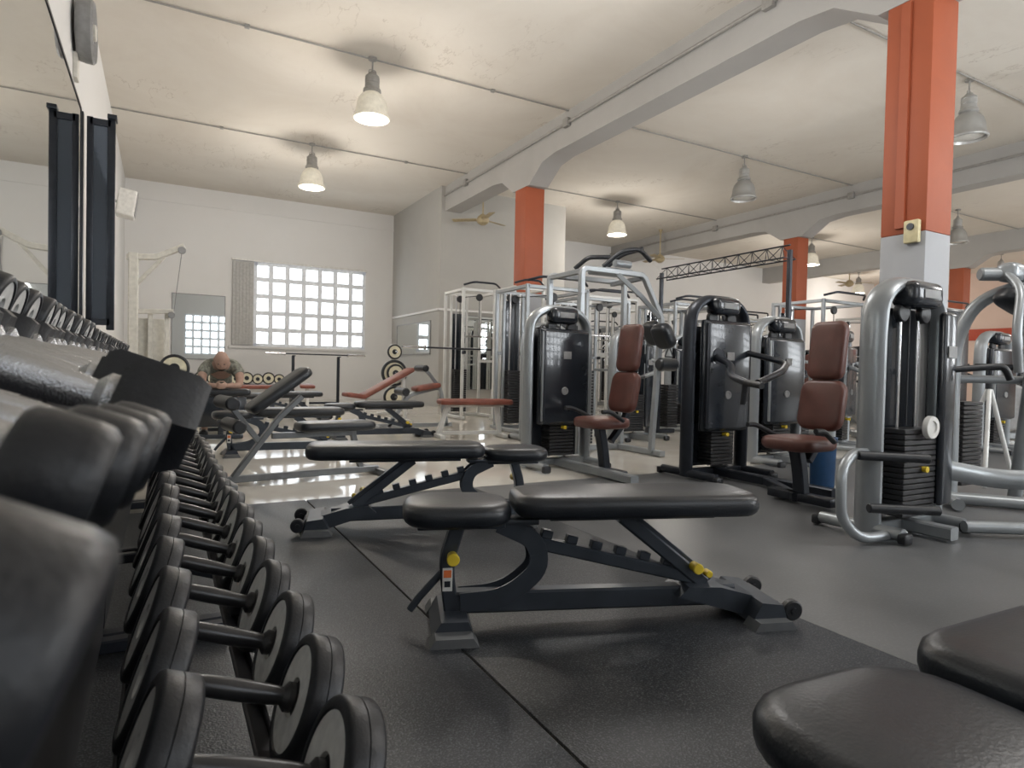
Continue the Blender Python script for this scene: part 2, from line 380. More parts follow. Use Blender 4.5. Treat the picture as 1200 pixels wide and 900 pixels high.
ons=[(2.52,8.75),(2.5,12.7),(9.95,12.7),(17.5,12.7),(24.8,15.8)]
offs=[(10.05,4.85),(9.95,8.75),(17.5,8.6),(24.8,10.8)]
on.location=(2.52,8.75,H)
for p in ons[1:]: clone(on,(*p,H),0)
off.location=(*offs[0],H)
for p in offs[1:]: clone(off,(*p,H),0)
def plight(p,w,r=.2,c=(1,.93,.85)):
    l=bpy.data.lights.new('lamp_and_fill_light','POINT'); l.energy=w; l.shadow_soft_size=r; l.color=c
    o=bpy.data.objects.new('lamp_and_fill_light',l); COL.objects.link(o); o.location=p
for p in ons: plight((*p,H-1.15),105)
for p in [(3.3,4.8),(4.6,.8),(9.95,.8),(17.5,3.6),(24.8,7.0)]: plight((*p,H-1.7),125,.45,(1,.97,.94))  # added fill lights without fixtures, brighten the foreground and the bays
plight((8.2,6.6,2.9),72,.4,(1,.97,.94))  # added mid-room fill light, no lamp hangs here
def cfan():
    e=thing('ceiling_fan','yellow-brown three-blade ceiling fan on a short rod','fan',(6.40,13.1,H),0,'ceiling fans')
    obj('rod',[cyl((0,0,0),(0,0,-.8),.018,8),cyl((0,0,0),(0,0,-.08),.06,14,.03)],fanm,e)
    obj('motor',lathe([(0,-.74),(.05,-.74),(.12,-.80),(.15,-.86),(.13,-.93),(.06,-.98),(0,-.98)],24),fanm,e)
    for a in (20,140,260):
        obj('blade',[xf(box((.43,0,-.86),(.58,.15,.01),.003,1,(10,0,0)),RT((0,0,0),(0,0,a)))],fanm,e)
    return e
f=cfan(); clone(f,(21.9,14.3,H),40); clone(f,(13.0,14.5,H),70)
# ---------------------------------------------------------------- dumbbells
def round_head(R,t):
    pr=[(0,.010),(R*.28,.010),(R*.30,.003),(R*.80,.003),(R*.82,0),(R*.90,0),(R*.97,.003),(R,.008),(R,t*.48),(R*.985,t*.495),(R*.985,t*.505),(R,t*.52),(R,t-.008),(R*.97,t-.003),(R*.90,t),(R*.82,t),(R*.80,t-.003),(R*.30,t-.003),(R*.28,t-.010),(0,t-.010)]
    n=len(pr)-1; mids=[1 if (i<3 or i>=n-3) else 0 for i in range(n)]
    mids[0]=0; mids[-1]=0
    return lathe(pr,40,RT((-t/2,0,0),(0,90,0)),mids)
def hex_head(R,t):
    pr=[(0,0),(R*.7,0),(R*.75,.004),(R*.86,.004),(R,.014),(R,t-.014),(R*.86,t),(0,t)]
    return lathe(pr,6,RT((-t/2,0,0),(0,90,0)),None,.5)
def small_head(R,t):
    pr=[(0,.003),(R*.5,.003),(R*.6,0),(R*.85,0),(R*.96,.004),(R,.012),(R,t-.012),(R*.96,t-.004),(R*.85,t),(0,t)]
    return lathe(pr,28,RT((-t/2,0,0),(0,90,0)))
def dumbbell(kind,R,t,hl,handle,label,group,r=.0155):
    e=thing('dumbbell',label,'dumbbell',(0,0,0),0,group)
    hm=mesh('dumbbell_head',[{'round':round_head,'hex':hex_head,'small':small_head}[kind](R,t)],[black,steelp],40)
    for s in (-1,1):
        o=obj('head',hm,None,e); o.location=(s*(hl/2+t/2),0,0)
    gh=[lathe([(0,-hl/2-.002),(r*1.5,-hl/2-.002),(r*1.5,-hl/2+.008),(r*.9,-hl/2+.016),(r*1.05,-hl/4),(r*1.12,0),(r*1.05,hl/4),(r*.9,hl/2-.016),(r*1.5,hl/2-.008),(r*1.5,hl/2+.002),(0,hl/2+.002)],18,RT((0,0,0),(0,90,0)))]
    obj('handle',gh,handle,e,'knurled chrome handle' if handle is knurl else None)
    e['R']=R
    return e
TILT=D(20)
NRM=V((math.sin(TILT),0,math.cos(TILT)))
used=set()
def put(t,xo,zo,y,Rref,sh=0):
    p=V((xo+sh,y,zo-sh*math.tan(TILT)))+NRM*(t['R']-Rref)
    c=t if t.name not in used else clone(t,p)
    used.add(t.name); c.location=p; c.rotation_euler=(0,TILT,D(random.uniform(-2,2)))
    return c
g1,g2,g3='round rubber dumbbells on the bottom tier','dumbbells with chrome handles on the middle tier','round rubber dumbbells on the top tier'
hg=mat('dark_handle',(.05,.05,.052),.3,.7)
low=[dumbbell('round',.102,.054,.18,hg,'heavy round black rubber dumbbell with pale steel face',g1),
     dumbbell('round',.090,.050,.175,hg,'medium round black rubber dumbbell with pale steel face',g1),
     dumbbell('round',.078,.046,.165,hg,'light round black rubber dumbbell with pale steel face',g1)]
mid=[dumbbell('small',.034,.042,.165,knurl,'slim dumbbell with small rounded black ends and chrome handle',g2,.0135),
     dumbbell('hex',.056,.074,.155,knurl,'black hexagonal rubber dumbbell with knurled chrome handle',g2,.0165),
     dumbbell('small',.048,.07,.14,knurl,'blunt round black dumbbell with knurled chrome handle',g2)]
top=[dumbbell('round',.062,.05,.135,knurl,'round black dumbbell with chrome handle on the top tier',g3),
     dumbbell('round',.056,.045,.13,knurl,'small round black dumbbell with chrome handle on the top tier',g3)]
LX,LZ=.105,.381; MX,MZ=-.115,.888; TX,TZ=-.36,1.03
yy=.85
for i in range(29):
    put(low[0 if i<8 else 1 if i<18 else 2],LX,LZ,yy,.102,random.uniform(-.006,.006)); yy+=.232 if i<8 else .212 if i<18 else .19
c=put(mid[2],MX,MZ,.235,.054,-.02); c.location=(-.155,.235,.858); c.rotation_euler=(0,D(25),0)
put(mid[0],MX,MZ,.37,.054,-.022); put(mid[0],MX,MZ,.44,.054,-.012); put(mid[0],MX,MZ,.51,.054,-.004); put(mid[0],MX,MZ,.58,.054,.002)
for i in range(34): put(mid[1],MX,MZ,.70+.15*i,.054,0 if i==0 else -.03+random.uniform(-.01,.01))
for i in range(34): put(top[0 if i<14 else 1],TX,TZ,.95+.155*i,.062,random.uniform(-.008,.008))
for o in bpy.data.objects:
    if 'R' in o: del o['R']
def rack():
    L=2.12
    e=thing('dumbbell_rack','three-tier dark steel dumbbell rack against the wall','rack',(0,.14,0.012),0,'dumbbell racks along the wall')
    n=NRM; a=V((math.cos(TILT),0,-math.sin(TILT)))
    tiers=((LX,LZ-.012,.104,.115),(MX,MZ-.012,.056,.105),(TX,TZ-.012,.064,.09))
    rs=mat('rail_steel',(.06,.06,.064),.38,.7); rb=mat('rail_steel_highlight',(.36,.36,.365),.28,.8)  # lighter rail colour paints in the metallic highlight on the middle front rail
    for ti,(x,z,R,hl) in enumerate(tiers):
        for s in (-1,1):
            c=V((x,L/2,z))+a*(s*hl-(.02 if s>0 else 0))-n*(R+.008)
            g=[box(c,(.035,L,.010),.004,1,(0,20,0)),box(c+a*(.018)+n*.005,(.005,L,.018),.002,1,(0,20,0))]
            obj('shelf_rail',g,rb if (ti==1 and s>0) else rs,e)
    sh=[(-.14,.285),(-.31,.80),(-.325,.79),(-.165,.285),(-.175,.06),(-.15,.06)]
    obj('dark_gap_sheet',prism(sh,'y',.02,L-.02),mat('dark_gap_fill',(.022,.022,.025),.5,.3),e)  # added dark sheet, fills in the darkness between tiers and hides the floor
    for y in (.02,L-.02):
        g=[tube([(-.72,y,.03),(.2,y,.03)],(.05,.04)),tube([(-.33,y,.03),(-.66,y,1.02)],(.06,.04),hint=(0,1,0))]
        for (x,z,R,hl) in tiers:
            c=V((x,y,z))-n*(R+.03); p0=c+a*.11; kk=-.33-(c.z-.03)*.333
            g.append(tube([p0,c-a*.14,(kk,y,c.z+.04)],(.03,.03),0,hint=(0,1,0)))
        obj('upright',g,blackm,e)
    return e
rk=rack()
for i in (1,2): clone(rk,(0,.14+2.14*i,.012),0)
# ---------------------------------------------------------------- adjustable bench
footg=mat('grey_rubber_foot',(.12,.125,.13),.5)
def adj_bench(loc,rz,label,bl=.89,pw=.30,group='black adjustable weight benches'):
    e=thing('adjustable_bench',label,'bench',loc,rz,group)
    obj('seat_pad',pad((.185,0,.402),(.37,pw,.076),.11,.032,taper=-.04),vinyl,e)
    obj('backrest_pad',pad((.378+bl/2,0,.427),(bl,pw,.078),.085,.030,taper=.05),vinyl,e)
    g=[box((.82,0,.378),(.62,.07,.03),.004)]
    g+=[tube([(.78,0,.372),(1.10,0,.12)],(.05,.065),0,hint=(0,1,0)),tube([(.83,.0,.37),(1.13,0,.135)],(.02,.03),0,hint=(0,1,0))]
    g+=[tube([(.17,0,.085),(1.22,0,.075)],(.06,.075),0,hint=(0,0,1))]
    g+=[tube([(.17,.0,.06),(.15,0,.22),(.19,0,.355)],(.05,.06),.05,hint=(0,1,0)),box((.2,0,.355),(.3,.09,.025),.004)]
    for s in (-.035,.035):
        g.append(tube([(.20,s,.09),(.36,s,.10),(.48,s,.20),(.46,s,.30),(.33,s,.36)],(.008,.065),.12,hint=(0,0,1)))
    g+=[box((.40,0,.362),(.14,.08,.02),.004)]
    g+=[tube([(.46,0,.285),(1.10,0,.13)],(.045,.05),0,hint=(0,1,0))]
    for i in range(6):
        t=(i+.5)/7; x=.46+.64*t; z=.285-.155*t
        g.append(box((x,0,z+.038),(.04,.035,.03),.003,1,(0,14,0)))
    g+=[prism([(.10,.012),(.24,.012),(.22,.06),(.13,.06)],'y',-.13,.13),
        prism([(.98,.09),(1.02,.125),(1.14,.12),(1.36,.06),(1.38,.012),(1.25,.012)],'y',-.075,.075),
        prism([(1.22,.012),(1.36,.012),(1.34,.075),(1.26,.085)],'y',-.15,.15),
        tube([(.15,0,.20),(.06,.0,.10),(.03,0,.06)],.013,0)]
    obj('frame',g,char,e)
    objs('foot_pad',[prism([(x-.08,0),(x+.08,0),(x+.06,.03),(x-.06,.03)],'y',min(s*.11,s*.19),max(s*.11,s*.19)) for x in (.17,1.29) for s in (-1,1)],footg,e)
    objs('wheel',[[cyl((1.385,s*.13-.016,.05),(1.385,s*.13+.016,.05),.037,22,bev=.006),cyl((1.385,s*.13-.022,.05),(1.385,s*.13+.022,.05),.012,12)] for s in (-1,1)],black,e)
    obj('end_plate',[box((1.352,0,.045),(.012,.2,.055),.003,1,(0,-12,0))],footg,e)
    objs('adjustment_knob',[cyl((.17,-.03,.25),(.17,-.08,.25),.018,14,.022,.003),cyl((1.05,-.03,.19),(1.05,-.08,.19),.017,14,.02,.003),cyl((1.10,-.03,.165),(1.10,-.065,.165),.013,12,bev=.002)],yellow,e)
    obj('warning_sticker',[box((.155,-.032,.17),(.034,.003,.08),.001,1)+(0,),box((.155,-.0345,.19),(.026,.002,.025),0)+(1,),box((.155,-.0345,.155),(.02,.002,.02),0)+(2,)],[whitep,orange_s,blackm],e)
    return e
adj_bench((.72,2.05,.012),-19,'black adjustable bench with flat padded back on the rubber mat')
adj_bench((2.0,3.19,.012),165.5,'black adjustable bench with its backrest end toward the dumbbells',.98)
adj_bench((.685,.465,.012),-3,'black adjustable bench with smooth vinyl pads almost touching',.92,.32)
adj_bench((1.75,7.9,0),0,'flat black bench with low frame toward the end wall')
adj_bench((1.1,10.9,0),0,'flat black bench in front of the end wall')
adj_bench((.42,6.75,0),0,'flat black bench crosswise before the seated person')
e=thing('incline_bench','slim dark-grey bench with short raised black back and foot rollers','bench',(.46,5.05,0),8)
obj('frame',[tube([(.50,0,.66),(.33,0,.50),(-.02,0,.03)],(.04,.055),.06,hint=(0,1,0)),tube([(-.05,0,.05),(1.15,0,.05)],(.055,.05),0),box((-.05,0,.03),(.06,.5,.05),.012),box((1.15,0,.03),(.06,.5,.05),.012),
    tube([(1.0,0,.06),(.92,0,.38)],(.045,.05),0,hint=(0,1,0)),tube([(.28,0,.36),(.95,0,.36)],(.045,.045),0),tube([(.2,0,.3),(-.04,0,.62)],(.04,.04),0,hint=(0,1,0))],mat('mid_grey_paint',(.17,.18,.19),.35,.4),e)
obj('backrest',xf(pad((.27,0,.04),(.54,.27,.07),.06,.025),RT((.13,0,.52),(0,-36,0))),vinyl,e)
obj('seat',pad((.78,0,.42),(.62,.27,.07),.06,.025),vinyl,e)
objs('foot_roller',[cyl((-.05,-.2,.62),(-.05,.2,.62),.05,16,bev=.012),cyl((.0,-.2,.45),(.0,.2,.45),.05,16,bev=.012)],black,e)
# ---------------------------------------------------------------- selector machines
def machine(loc,rz,label,arch=silver,cover='full',seat=None,w=.66,Ht=1.48,arms=True,seatz=0,dial=False,tw=(.04,.07),ft=-.35):
    e=thing('weight_machine',label,'gym machine',loc,rz,'selectorised weight machines')
    h=w/2
    fr=[tube([(-h,0,.02),(-h,0,Ht-.3),(-h+.02,0,Ht-.1),(-h+.16,0,Ht),(h-.16,0,Ht),(h-.02,0,Ht-.1),(h,0,Ht-.3),(h,0,.02)],('o',tw[0],tw[1]),.16,14,hint=(0,1,0),seg=6)]
    fr+=[tube([(-h,.0,.05),(h,.0,.05)],(.08,.06),0),tube([(0,0,.05),(0,-1.15 if seat else ft-.1,.05)],(.08,.07),0)]
    fr+=[tube([(-h,.28,.05),(-h,ft,.05)],('o',.035,.035),0),tube([(h,.28,.05),(h,ft,.05)],('o',.035,.035),0)]
    obj('frame',fr,arch,e)
    objs('foot_cap',[box((s*h,y,.035),(.08,.05,.06),.015) for s in (-1,1) for y in (ft-.01,.30)],black,e)
    objs('guide_rod',[cyl((s*.09,-.02,.1),(s*.09,-.02,Ht-.12),.010,10) for s in (-1,1)],mat('dull_rod',(.25,.25,.26),.3,1) if cover=='full' else chrome,e)
    st=[box((-.03 if cover=='half' else 0,-.05 if cover=='half' else -.02,.13+.031*i),(.32 if cover=='half' else .27,.15,.026),.003,1) for i in range(16)]
    obj('weight_stack',st,wpb,e)
    obj('selector_pin',[cyl((0,-.085,.38),(0,-.15,.38),.012,10,.018)],yellow,e)
    objs('cable',[cyl((0,-.02,.62),(0,-.02,Ht-.12),.006,8),cyl((.19,-.03,.12),(.19,-.03,Ht-.14),.005,8)],black,e)
    objs('pulley',[cyl((s,-.05,Ht-.16),(s,-.01,Ht-.16),.055,20,bev=.006) for s in (-.1,.12)],black,e)
    obj('back_cover',[box((0,.075,.70),(w-.12,.03,1.22),.02,3)],shroud,e)
    if cover=='full':
        zt=Ht-.20; zb=.42; zc=(zt+zb)/2; zh=zt-zb
        obj('front_cover',[box((0,-.13,zc),(w-.15,.05,zh),.024,4),box((0,-.09,zc),(w-.12,.06,zh+.03),.02,3)],shroud,e)
        objs('cover_trim',[box((s*(h-.075),-.135,zc),(.012,.03,zh-.04),.005,2) for s in (-1,1)],arch,e)
    else:
        obj('front_cover',[box((.20,-.13,.72),(.13,.05,1.12),.024,4)],shroud,e)
    obj('head_pod',[box((0,-.06,Ht-.06),(.30,.16,.15),.05,4)],shroud,e)
    objs('info_plate',[box((0,-.143,Ht-.06),(.16,.008,.05),.003,1),box((.0 if cover=='full' else .2,-.16,1.05),(.09,.006,.07),.003,1)],greyp,e)
    if dial: obj('counter_dial',[lathe([(0,0),(.035,0),(.038,.008),(.062,.008),(.065,0),(.065,-.02),(0,-.02)],28,RT((.0,-.165,.62),(90,0,0)))],[whitep],e)
    else: obj('counter_dial',[lathe([(0,0),(.02,0),(.022,.006),(.034,.006),(.036,0),(.036,-.02),(0,-.02)],28,RT((-.02,-.16,.72),(90,0,0)))],[greyp],e)
    if seat:
        sx,sy=seat; q=seatz
        obj('seat_post',[tube([(sx+.05,sy,.04),(sx+.02,sy,.25),(sx-.02,sy,.42+q)],(.07,.09),.1,hint=(0,1,0)),tube([(sx+.1,sy,.3),(sx+.27,sy,.5),(sx+.33,sy,1.2+q)],(.05,.06),.1,hint=(0,1,0)),
                         box((sx+.05,sy,.05),(.1,.5,.06),.01),tube([(0,sy*.5,.05),(sx,sy,.05)],(.07,.06),0)],blackm,e)
        obj('seat',pad((sx,sy,.47+q),(.42,.40,.09),.12,.035),maroon,e)
        obj('backrest',[xf(pad((0,0,0),(.36,.34,.08),.08,.03),RT((sx+.24,sy,.73+q),(0,-80,0)))],maroon,e)
        obj('head_rest',[xf(pad((0,0,0),(.42,.27,.08),.06,.03),RT((sx+.29,sy,1.12+q),(0,-83,0)))],maroon,e)
        objs('side_grip',[tube([(sx+.05,sy+s*.23,.5+q),(sx-.12,sy+s*.27,.58+q),(sx-.2,sy+s*.27,.58+q)],.018,.05) for s in (-1,1)],black,e)
    if arms:
        sx,sy=seat if seat else (-.3,-.9)
        objs('press_arm',[tube([(-.15,-.1,1.05),(-.25,sy*.35,.98),(sx-.18,sy+.45,.88),(sx-.2,sy+.3,.84)],.026,.15),
                         tube([(.2,-.1,1.1),(.35,sy*.4,1.0),(sx+.25,sy+.35,.92),(sx+.0,sy+.30,.86)],.026,.15)],arch,e)
        objs('hand_grip',[cyl((sx-.2,sy+.3,.84),(sx-.22,sy+.14,.82),.024,14),cyl((sx-.2,sy+.3,.84),(sx-.2,sy+.32,.68),.022,14),cyl((sx+.0,sy+.30,.86),(sx-.12,sy+.26,.84),.024,14)],black,e)
        objs('pivot_housing',[cyl((-.15,-.06,1.05),(-.15,-.16,1.05),.07,20,bev=.01),box((.2,-.1,1.1),(.12,.1,.14),.03,3)],blackm,e)
    return e
Z1=.01
machine((3.28,5.03,0),0,'grey-framed weight machine with smoked cover and maroon seat',silver,'full',seat=(.03,-.66),arms=False,tw=(.042,.07))
machine((4.25,3.98,Z1),0,'dark arch weight machine with maroon padded seat and press arms',blackm,'full',seat=(-.38,-1.12),w=.66,Ht=1.54,seatz=-.04)
m4=machine((3.79,2.12,Z1),0,'silver arch weight machine with visible plate stack and side loop',silver,'half',w=.62,Ht=1.43,arms=False,dial=True,tw=(.045,.075),ft=-.2)
obj('foot_loop',[tube([(-.29,.0,.47),(-.50,-.02,.48),(-.62,-.04,.40),(-.64,-.06,.14),(-.54,-.10,.035),(-.2,-.14,.035)],.028,.13)],silver,m4)
objs('foot_roller',[cyl((-.48,-.04,.47),(-.16,-.24,.46),.026,14,bev=.005),cyl((-.50,-.12,.20),(-.16,-.30,.19),.026,14,bev=.005)],black,m4)
objs('base_tube',[tube([(.3,-.05,.36),(.6,-.2,.3),(1.4,-.9,.3)],('o',.05,.06),.1),tube([(.2,-.25,.06),(1.3,-.95,.06)],('o',.035,.035),0)],silver,m4)
obj('grip_handle',[tube([(.3,-.1,.95),(.52,-.28,.98),(.55,-.3,.9)],.02,.05)],black,m4)
e=thing('chest_press_machine','silver curved-tube press machine with black pads','gym machine',(5.0,2.44,Z1),0)
obj('frame',[tube([(0,0,.03),(-.02,0,1.15),(.03,-.10,1.45),(.15,-.35,1.56),(.5,-1.0,1.54)],('o',.042,.05),.3,14),
             tube([(-.2,.15,.05),(.9,-1.3,.05)],('o',.045,.045),0),tube([(.35,-.25,.05),(.3,-.35,1.0),(.15,-.35,1.58)],('o',.04,.05),.2,12),
             tube([(-.3,-.2,.05),(.4,.4,.05)],('o',.04,.04),0),tube([(0,0,.9),(.35,-.28,.9)],('o',.03,.03),0)],silver,e)
objs('press_arm',[tube([(0,-.3,1.62),(-.08,-.42,1.5),(-.2,-.45,1.2),(-.15,-.45,.95)],.028,.12),
                 tube([(.2,-.35,1.62),(.1,-.45,1.4),(.0,-.5,1.05)],.028,.12)],silver,e)
obj('pivot_head',[cyl((-.1,-.18,1.62),(.3,-.48,1.62),.045,18,bev=.01),box((.05,-.3,1.63),(.16,.13,.13),.04,3)],silver,e)
objs('arm_pad',[pad((.0,-.36,1.42),(.26,.2,.11),.08,.04,(0,30,-30)),pad((.12,-.48,1.36),(.22,.2,.10),.08,.04,(20,30,-30))],vinyl,e)
objs('hand_grip',[cyl((-.15,-.42,.98),(-.32,-.28,.98),.022,12),cyl((0,-.5,1.05),(0,-.5,.88),.022,12)],black,e)
obj('weight_stack',[box((.25,.05,.13+.031*i),(.27,.13,.026),.003,1) for i in range(20)],wpb,e)
obj('stack_cover',[box((.25,.13,.75),(.36,.03,1.35),.02,3)],shroud,e)
machine((5.62,4.45,0),0,'silver arch weight machine beside the orange and grey column',silver,'full',seat=None,arms=False)
msil=machine((5.6,6.75,0),0,'silver arch machine with dark cover and black grips',silver,'half')
mplain=machine((9.2,4.05,Z1),0,'silver arch weight machine standing alone on grey flooring',silver,'full',arms=False)
machine((7.5,5.0,0),20,'silver arch machine with dark cover in the next bay',silver,'full')
mdark=machine((8.0,6.4,0),0,'dark arch machine with maroon seat by the truss',blackm,'full',seat=(.1,-.7))
machine((10.8,6.0,0),0,'dark arch weight machine between the column rows',blackm,'full')
mseat=machine((12.0,8.0,0),0,'silver arch weight machine near the second column row',silver,'half',seat=(.1,-.7))
clone(mseat,(10.2,8.3,0),15,label='silver arch weight machine with maroon seat among cable racks')
clone(mdark,(13.0,9.4,0),-10,label='dark arch weight machine by the second column row')
clone(mplain,(12.6,5.6,0),0,label='silver arch weight machine in the far bay')
clone(msil,(15.0,6.2,0),0,label='silver arch machine with press arms in the far bay')
clone(mplain,(7.28,7.5,0),0,label='silver arch weight machine squeezed between truss and cable racks')
clone(mplain,(4.35,6.95,0),0,label='silver arch weight machine behind the tall press frame')
e=thing('plate_loaded_machine','tall silver press frame with slanted post and overhead grips','gym machine',(4.25,5.62,0),0)
obj('frame',[tube([(-.55,.25,.03),(-.55,.25,1.95),(.48,.25,1.95),(.48,.25,.03)],(.055,.06),.05,hint=(0,1,0)),
             tube([(-.55,-.35,.03),(-.55,-.35,1.95),(.25,-.35,1.95),(.52,-.35,1.5),(.42,-.35,.03)],(.055,.06),.06,hint=(0,1,0)),
             tube([(-.55,-.35,1.92),(-.55,.25,1.92)],(.05,.05),0),tube([(.25,-.35,1.92),(.3,.25,1.92)],(.05,.05),0),
             tube([(-.55,-.5,.04),(-.55,.45,.04)],(.07,.06),0),tube([(.45,-.5,.04),(.45,.45,.04)],(.07,.06),0),tube([(-.55,.25,.04),(.45,.25,.04)],(.07,.06),0),
             tube([(-.1,-.35,1.93),(.1,-.5,1.7),(.35,-.5,1.5)],(.05,.05),.05)],silver,e)
objs('overhead_grip',[tube([(-.25,-.3,2.0),(-.1,-.4,2.16),(.1,-.45,2.2),(.3,-.4,2.1)],.024,.08),tube([(0,.1,2.0),(.15,-.1,2.2),(.4,-.15,2.28)],.026,.08),tube([(-.4,0,2.0),(-.3,-.1,2.12),(-.05,-.15,2.14)],.024,.06)],black,e)
obj('grip_mount',[box((0,-.1,1.99),(.4,.3,.05),.015),cyl((-.1,-.3,2.05),(.1,-.3,2.05),.04,14)],silver,e)
objs('elbow_pad',[pad((.42,-.5,1.3),(.28,.25,.14),.08,.05,(0,60,0)),pad((.55,-.2,1.35),(.28,.25,.14),.08,.05,(0,60,0)),cyl((.4,-.45,1.0),(.65,-.45,1.0),.07,16,bev=.02)],vinyl,e)
obj('weight_stack',[box((-.2,.15,.12+.034*i),(.3,.14,.029),.004,1) for i in range(24)],wpb,e)
# ---------------------------------------------------------------- cable cages / racks
def cage(loc,rz,label,w=1.1,d=.9,h=2.3,m=whitef,bar=True):
    e=thing('power_rack',label,'rack',loc,rz,'steel racks and cable stations'); a=w/2;b=d/2; q=(.05,.05)
    g=[tube([(sx*a,sy*b,.02),(sx*a,sy*b,h)],q,0,hint=(0,1,0)) for sx in (-1,1) for sy in (-1,1)]
    g+=[tube([(sx*a,-b-.1,.04),(sx*a,b+.1,.04)],q,0) for sx in (-1,1)]+[tube([(sx*a,-b,h-.03),(sx*a,b,h-.03)],q,0) for sx in (-1,1)]
    g+=[tube([(-a,sy*b,z),(a,sy*b,z)],q,0) for (sy,z) in ((-1,h-.03),(1,h-.03),(1,.04),(1,h*.55))]
    g+=[tube([(x,b-.04,.05),(x,b-.04,h-.05)],(.04,.04),0,hint=(0,1,0)) for x in (-a+.1,-a+.42)]
    g+=[tube([(a,-b,h*.45),(a,b,h*.45)],(.04,.04),0)]
    obj('frame',g,m,e)
    obj('weight_stack',[box((-a+.25,b-.1,.12+.04*i),(.26,.14,.034),.004,1) for i in range(20)],wpb,e)
    obj('stack_cover',[box((-a+.25,b-.02,1.15),(.28,.02,1.6),.006,1)],shroud,e)
    objs('guide_rod',[cyl((-a+.25+s,b-.1,.1),(-a+.25+s,b-.1,h-.05),.012,8) for s in (-.08,.08)],chrome,e)
    objs('cable',[cyl((-a+.25,b-.1,.7),(-a+.25,b-.1,h-.1),.007,6),cyl((.05,-b+.2,h-.1),(.05,-b+.2,1.5),.007,6),cyl((-a+.25,b-.1,h-.1),(.05,-b+.2,h-.1),.007,6)],black,e)
    objs('pulley',[cyl((x,y-.02,h-.13),(x,y+.02,h-.13),.065,18,bev=.006) for x,y in ((-a+.25,b-.1),(.05,-b+.2))],black,e)
    if bar:
        obj('pull_down_bar',[tube([(-.3,-b+.2,1.42),(-.2,-b+.2,1.5),(.3,-b+.2,1.5),(.4,-b+.2,1.42)],.015,.05)],chrome,e)
        obj('overhead_bar',[tube([(-a,-b,h+.05),(-a+.15,-b-.12,h+.1),(a-.15,-b-.12,h+.1),(a,-b,h+.05)],.018,.06)],blackm,e)
        objs('safety_hook',[box((s*a,-b-.05,1.2),(.05,.1,.06),.01) for s in (-1,1)],blackm,e)
    return e
cage((5.02,10.65,0),0,'narrow white steel cable rack standing by the partition',.72,.8,2.35)
cage((5.36,9.5,0),0,'narrow white steel rack with weight stack beside the orange column',.56,.7,2.3)
cw=cage((7.3,9.8,0),0,'white steel cable station with pull-down bar')
cage((8.9,9.4,0),0,'white steel cable station in the middle bay',1.2,.9,2.2)
cs=cage((6.25,8.7,0),0,'pale steel rack near the truss',1.0,.9,2.1,silver)
for p,t,l in (((10.8,9.9),cs,'pale steel rack between the column rows'),((8.6,11.3),cw,'white steel cable station before the end partition'),((11.0,12.0),cw,'white steel cable station near the white end wall'),
  ((13.0,12.6),cs,'pale steel rack close to the end wall'),((15.6,13.4),cw,'white steel cable station in the far bay'),((6.9,11.8),cw,'white steel cable station in front of the partition mirror'),
  ((12.3,10.9),cw,'white steel cable station behind the second column row'),((7.95,8.35),cs,'pale steel rack close to the truss column'),((15.2,15.5),cs,'pale steel rack against the end wall'),((9.9,13.6),cs,'pale steel rack beside the partition corner'),
  ((4.9,8.0),cs,'pale steel rack behind the tall press frame'),((9.3,6.6),cs,'pale steel rack between dark weight machines'),((14.6,9.0),cw,'white steel cable station past the second column row'),((13.4,7.1),cw,'white steel cable station between weight machines'),
  ((11.4,14.2),cs,'pale steel rack against the white end wall'),((17.6,14.6),cw,'white steel cable station by the far end wall')):
    clone(t,(*p,0),0,label=l)
e=thing('pulley_tower','full white pulley machine with twin columns and overhead arm','gym machine',(-.35,9.9,0),0)
obj('frame',[tube([(0,0,.02),(0,0,2.36)],(.12,.12),0,hint=(0,1,0)),tube([(-.08,0,2.30),(.28,-.05,2.33),(.60,-.1,2.50)],(.075,.075),.05),tube([(-.25,-.3,.04),(.45,.1,.04)],(.07,.06),0),
             tube([(.2,.05,.04),(.2,.05,1.62)],(.06,.06),0,hint=(0,1,0)),tube([(0,0,1.9),(.36,-.06,2.34)],(.05,.05),0),
             tube([(.0,0,1.58),(.48,-.1,1.60)],(.06,.06),0),tube([(.40,-.02,.04),(.40,-.02,1.6)],(.06,.06),0,hint=(0,1,0))],cream,e)
obj('side_cover',[box((.2,.12,.85),(.34,.03,1.3),.01,2)],cream,e)
objs('pulley',[cyl((.57,-.14,2.44),(.57,-.10,2.44),.05,16,bev=.005),cyl((.45,-.14,1.55),(.45,-.10,1.55),.045,16,bev=.005)],greyp,e)
obj('cable',cyl((.57,-.12,2.42),(.48,-.12,1.6),.005,6),greyp,e)
obj('weight_stack',[box((.3,.03,.12+.04*i),(.13,.14,.034),.004,1) for i in range(20)],wpb,e)
e=thing('cable_crossover','slim black lattice truss linking two tall cable columns','gym machine',(6.5,5.0,0),0)
tr=[]
for x,z in ((-.1,2.30),(.1,2.30),(0,2.46)): tr.append(cyl((x,0,z),(x,2.2,z),.010,8))
for i in range(10):
    y0=2.2*i/10;y1=2.2*(i+1)/10;ym=(y0+y1)/2
    for s in (-.1,.1): tr+=[cyl((s,y0,2.30),(0,ym,2.46),.005,6),cyl((0,ym,2.46),(s,y1,2.30),.005,6)]
    tr.append(cyl((-.1,y0,2.30),(.1,y0,2.30),.005,6))
obj('truss',tr,blackm,e)
objs('column',[[tube([(0,y,.02),(0,y,2.4)],(.05,.05),0,hint=(0,1,0)),tube([(-.3,y,.04),(.3,y,.04)],(.08,.06),0)] for y in (0,2.2)],blackm,e)
objs('weight_stack',[[box((.16,y,.12+.04*i),(.2,.28,.034),.004,1) for i in range(16)] for y in (0,2.2)],wpb,e)
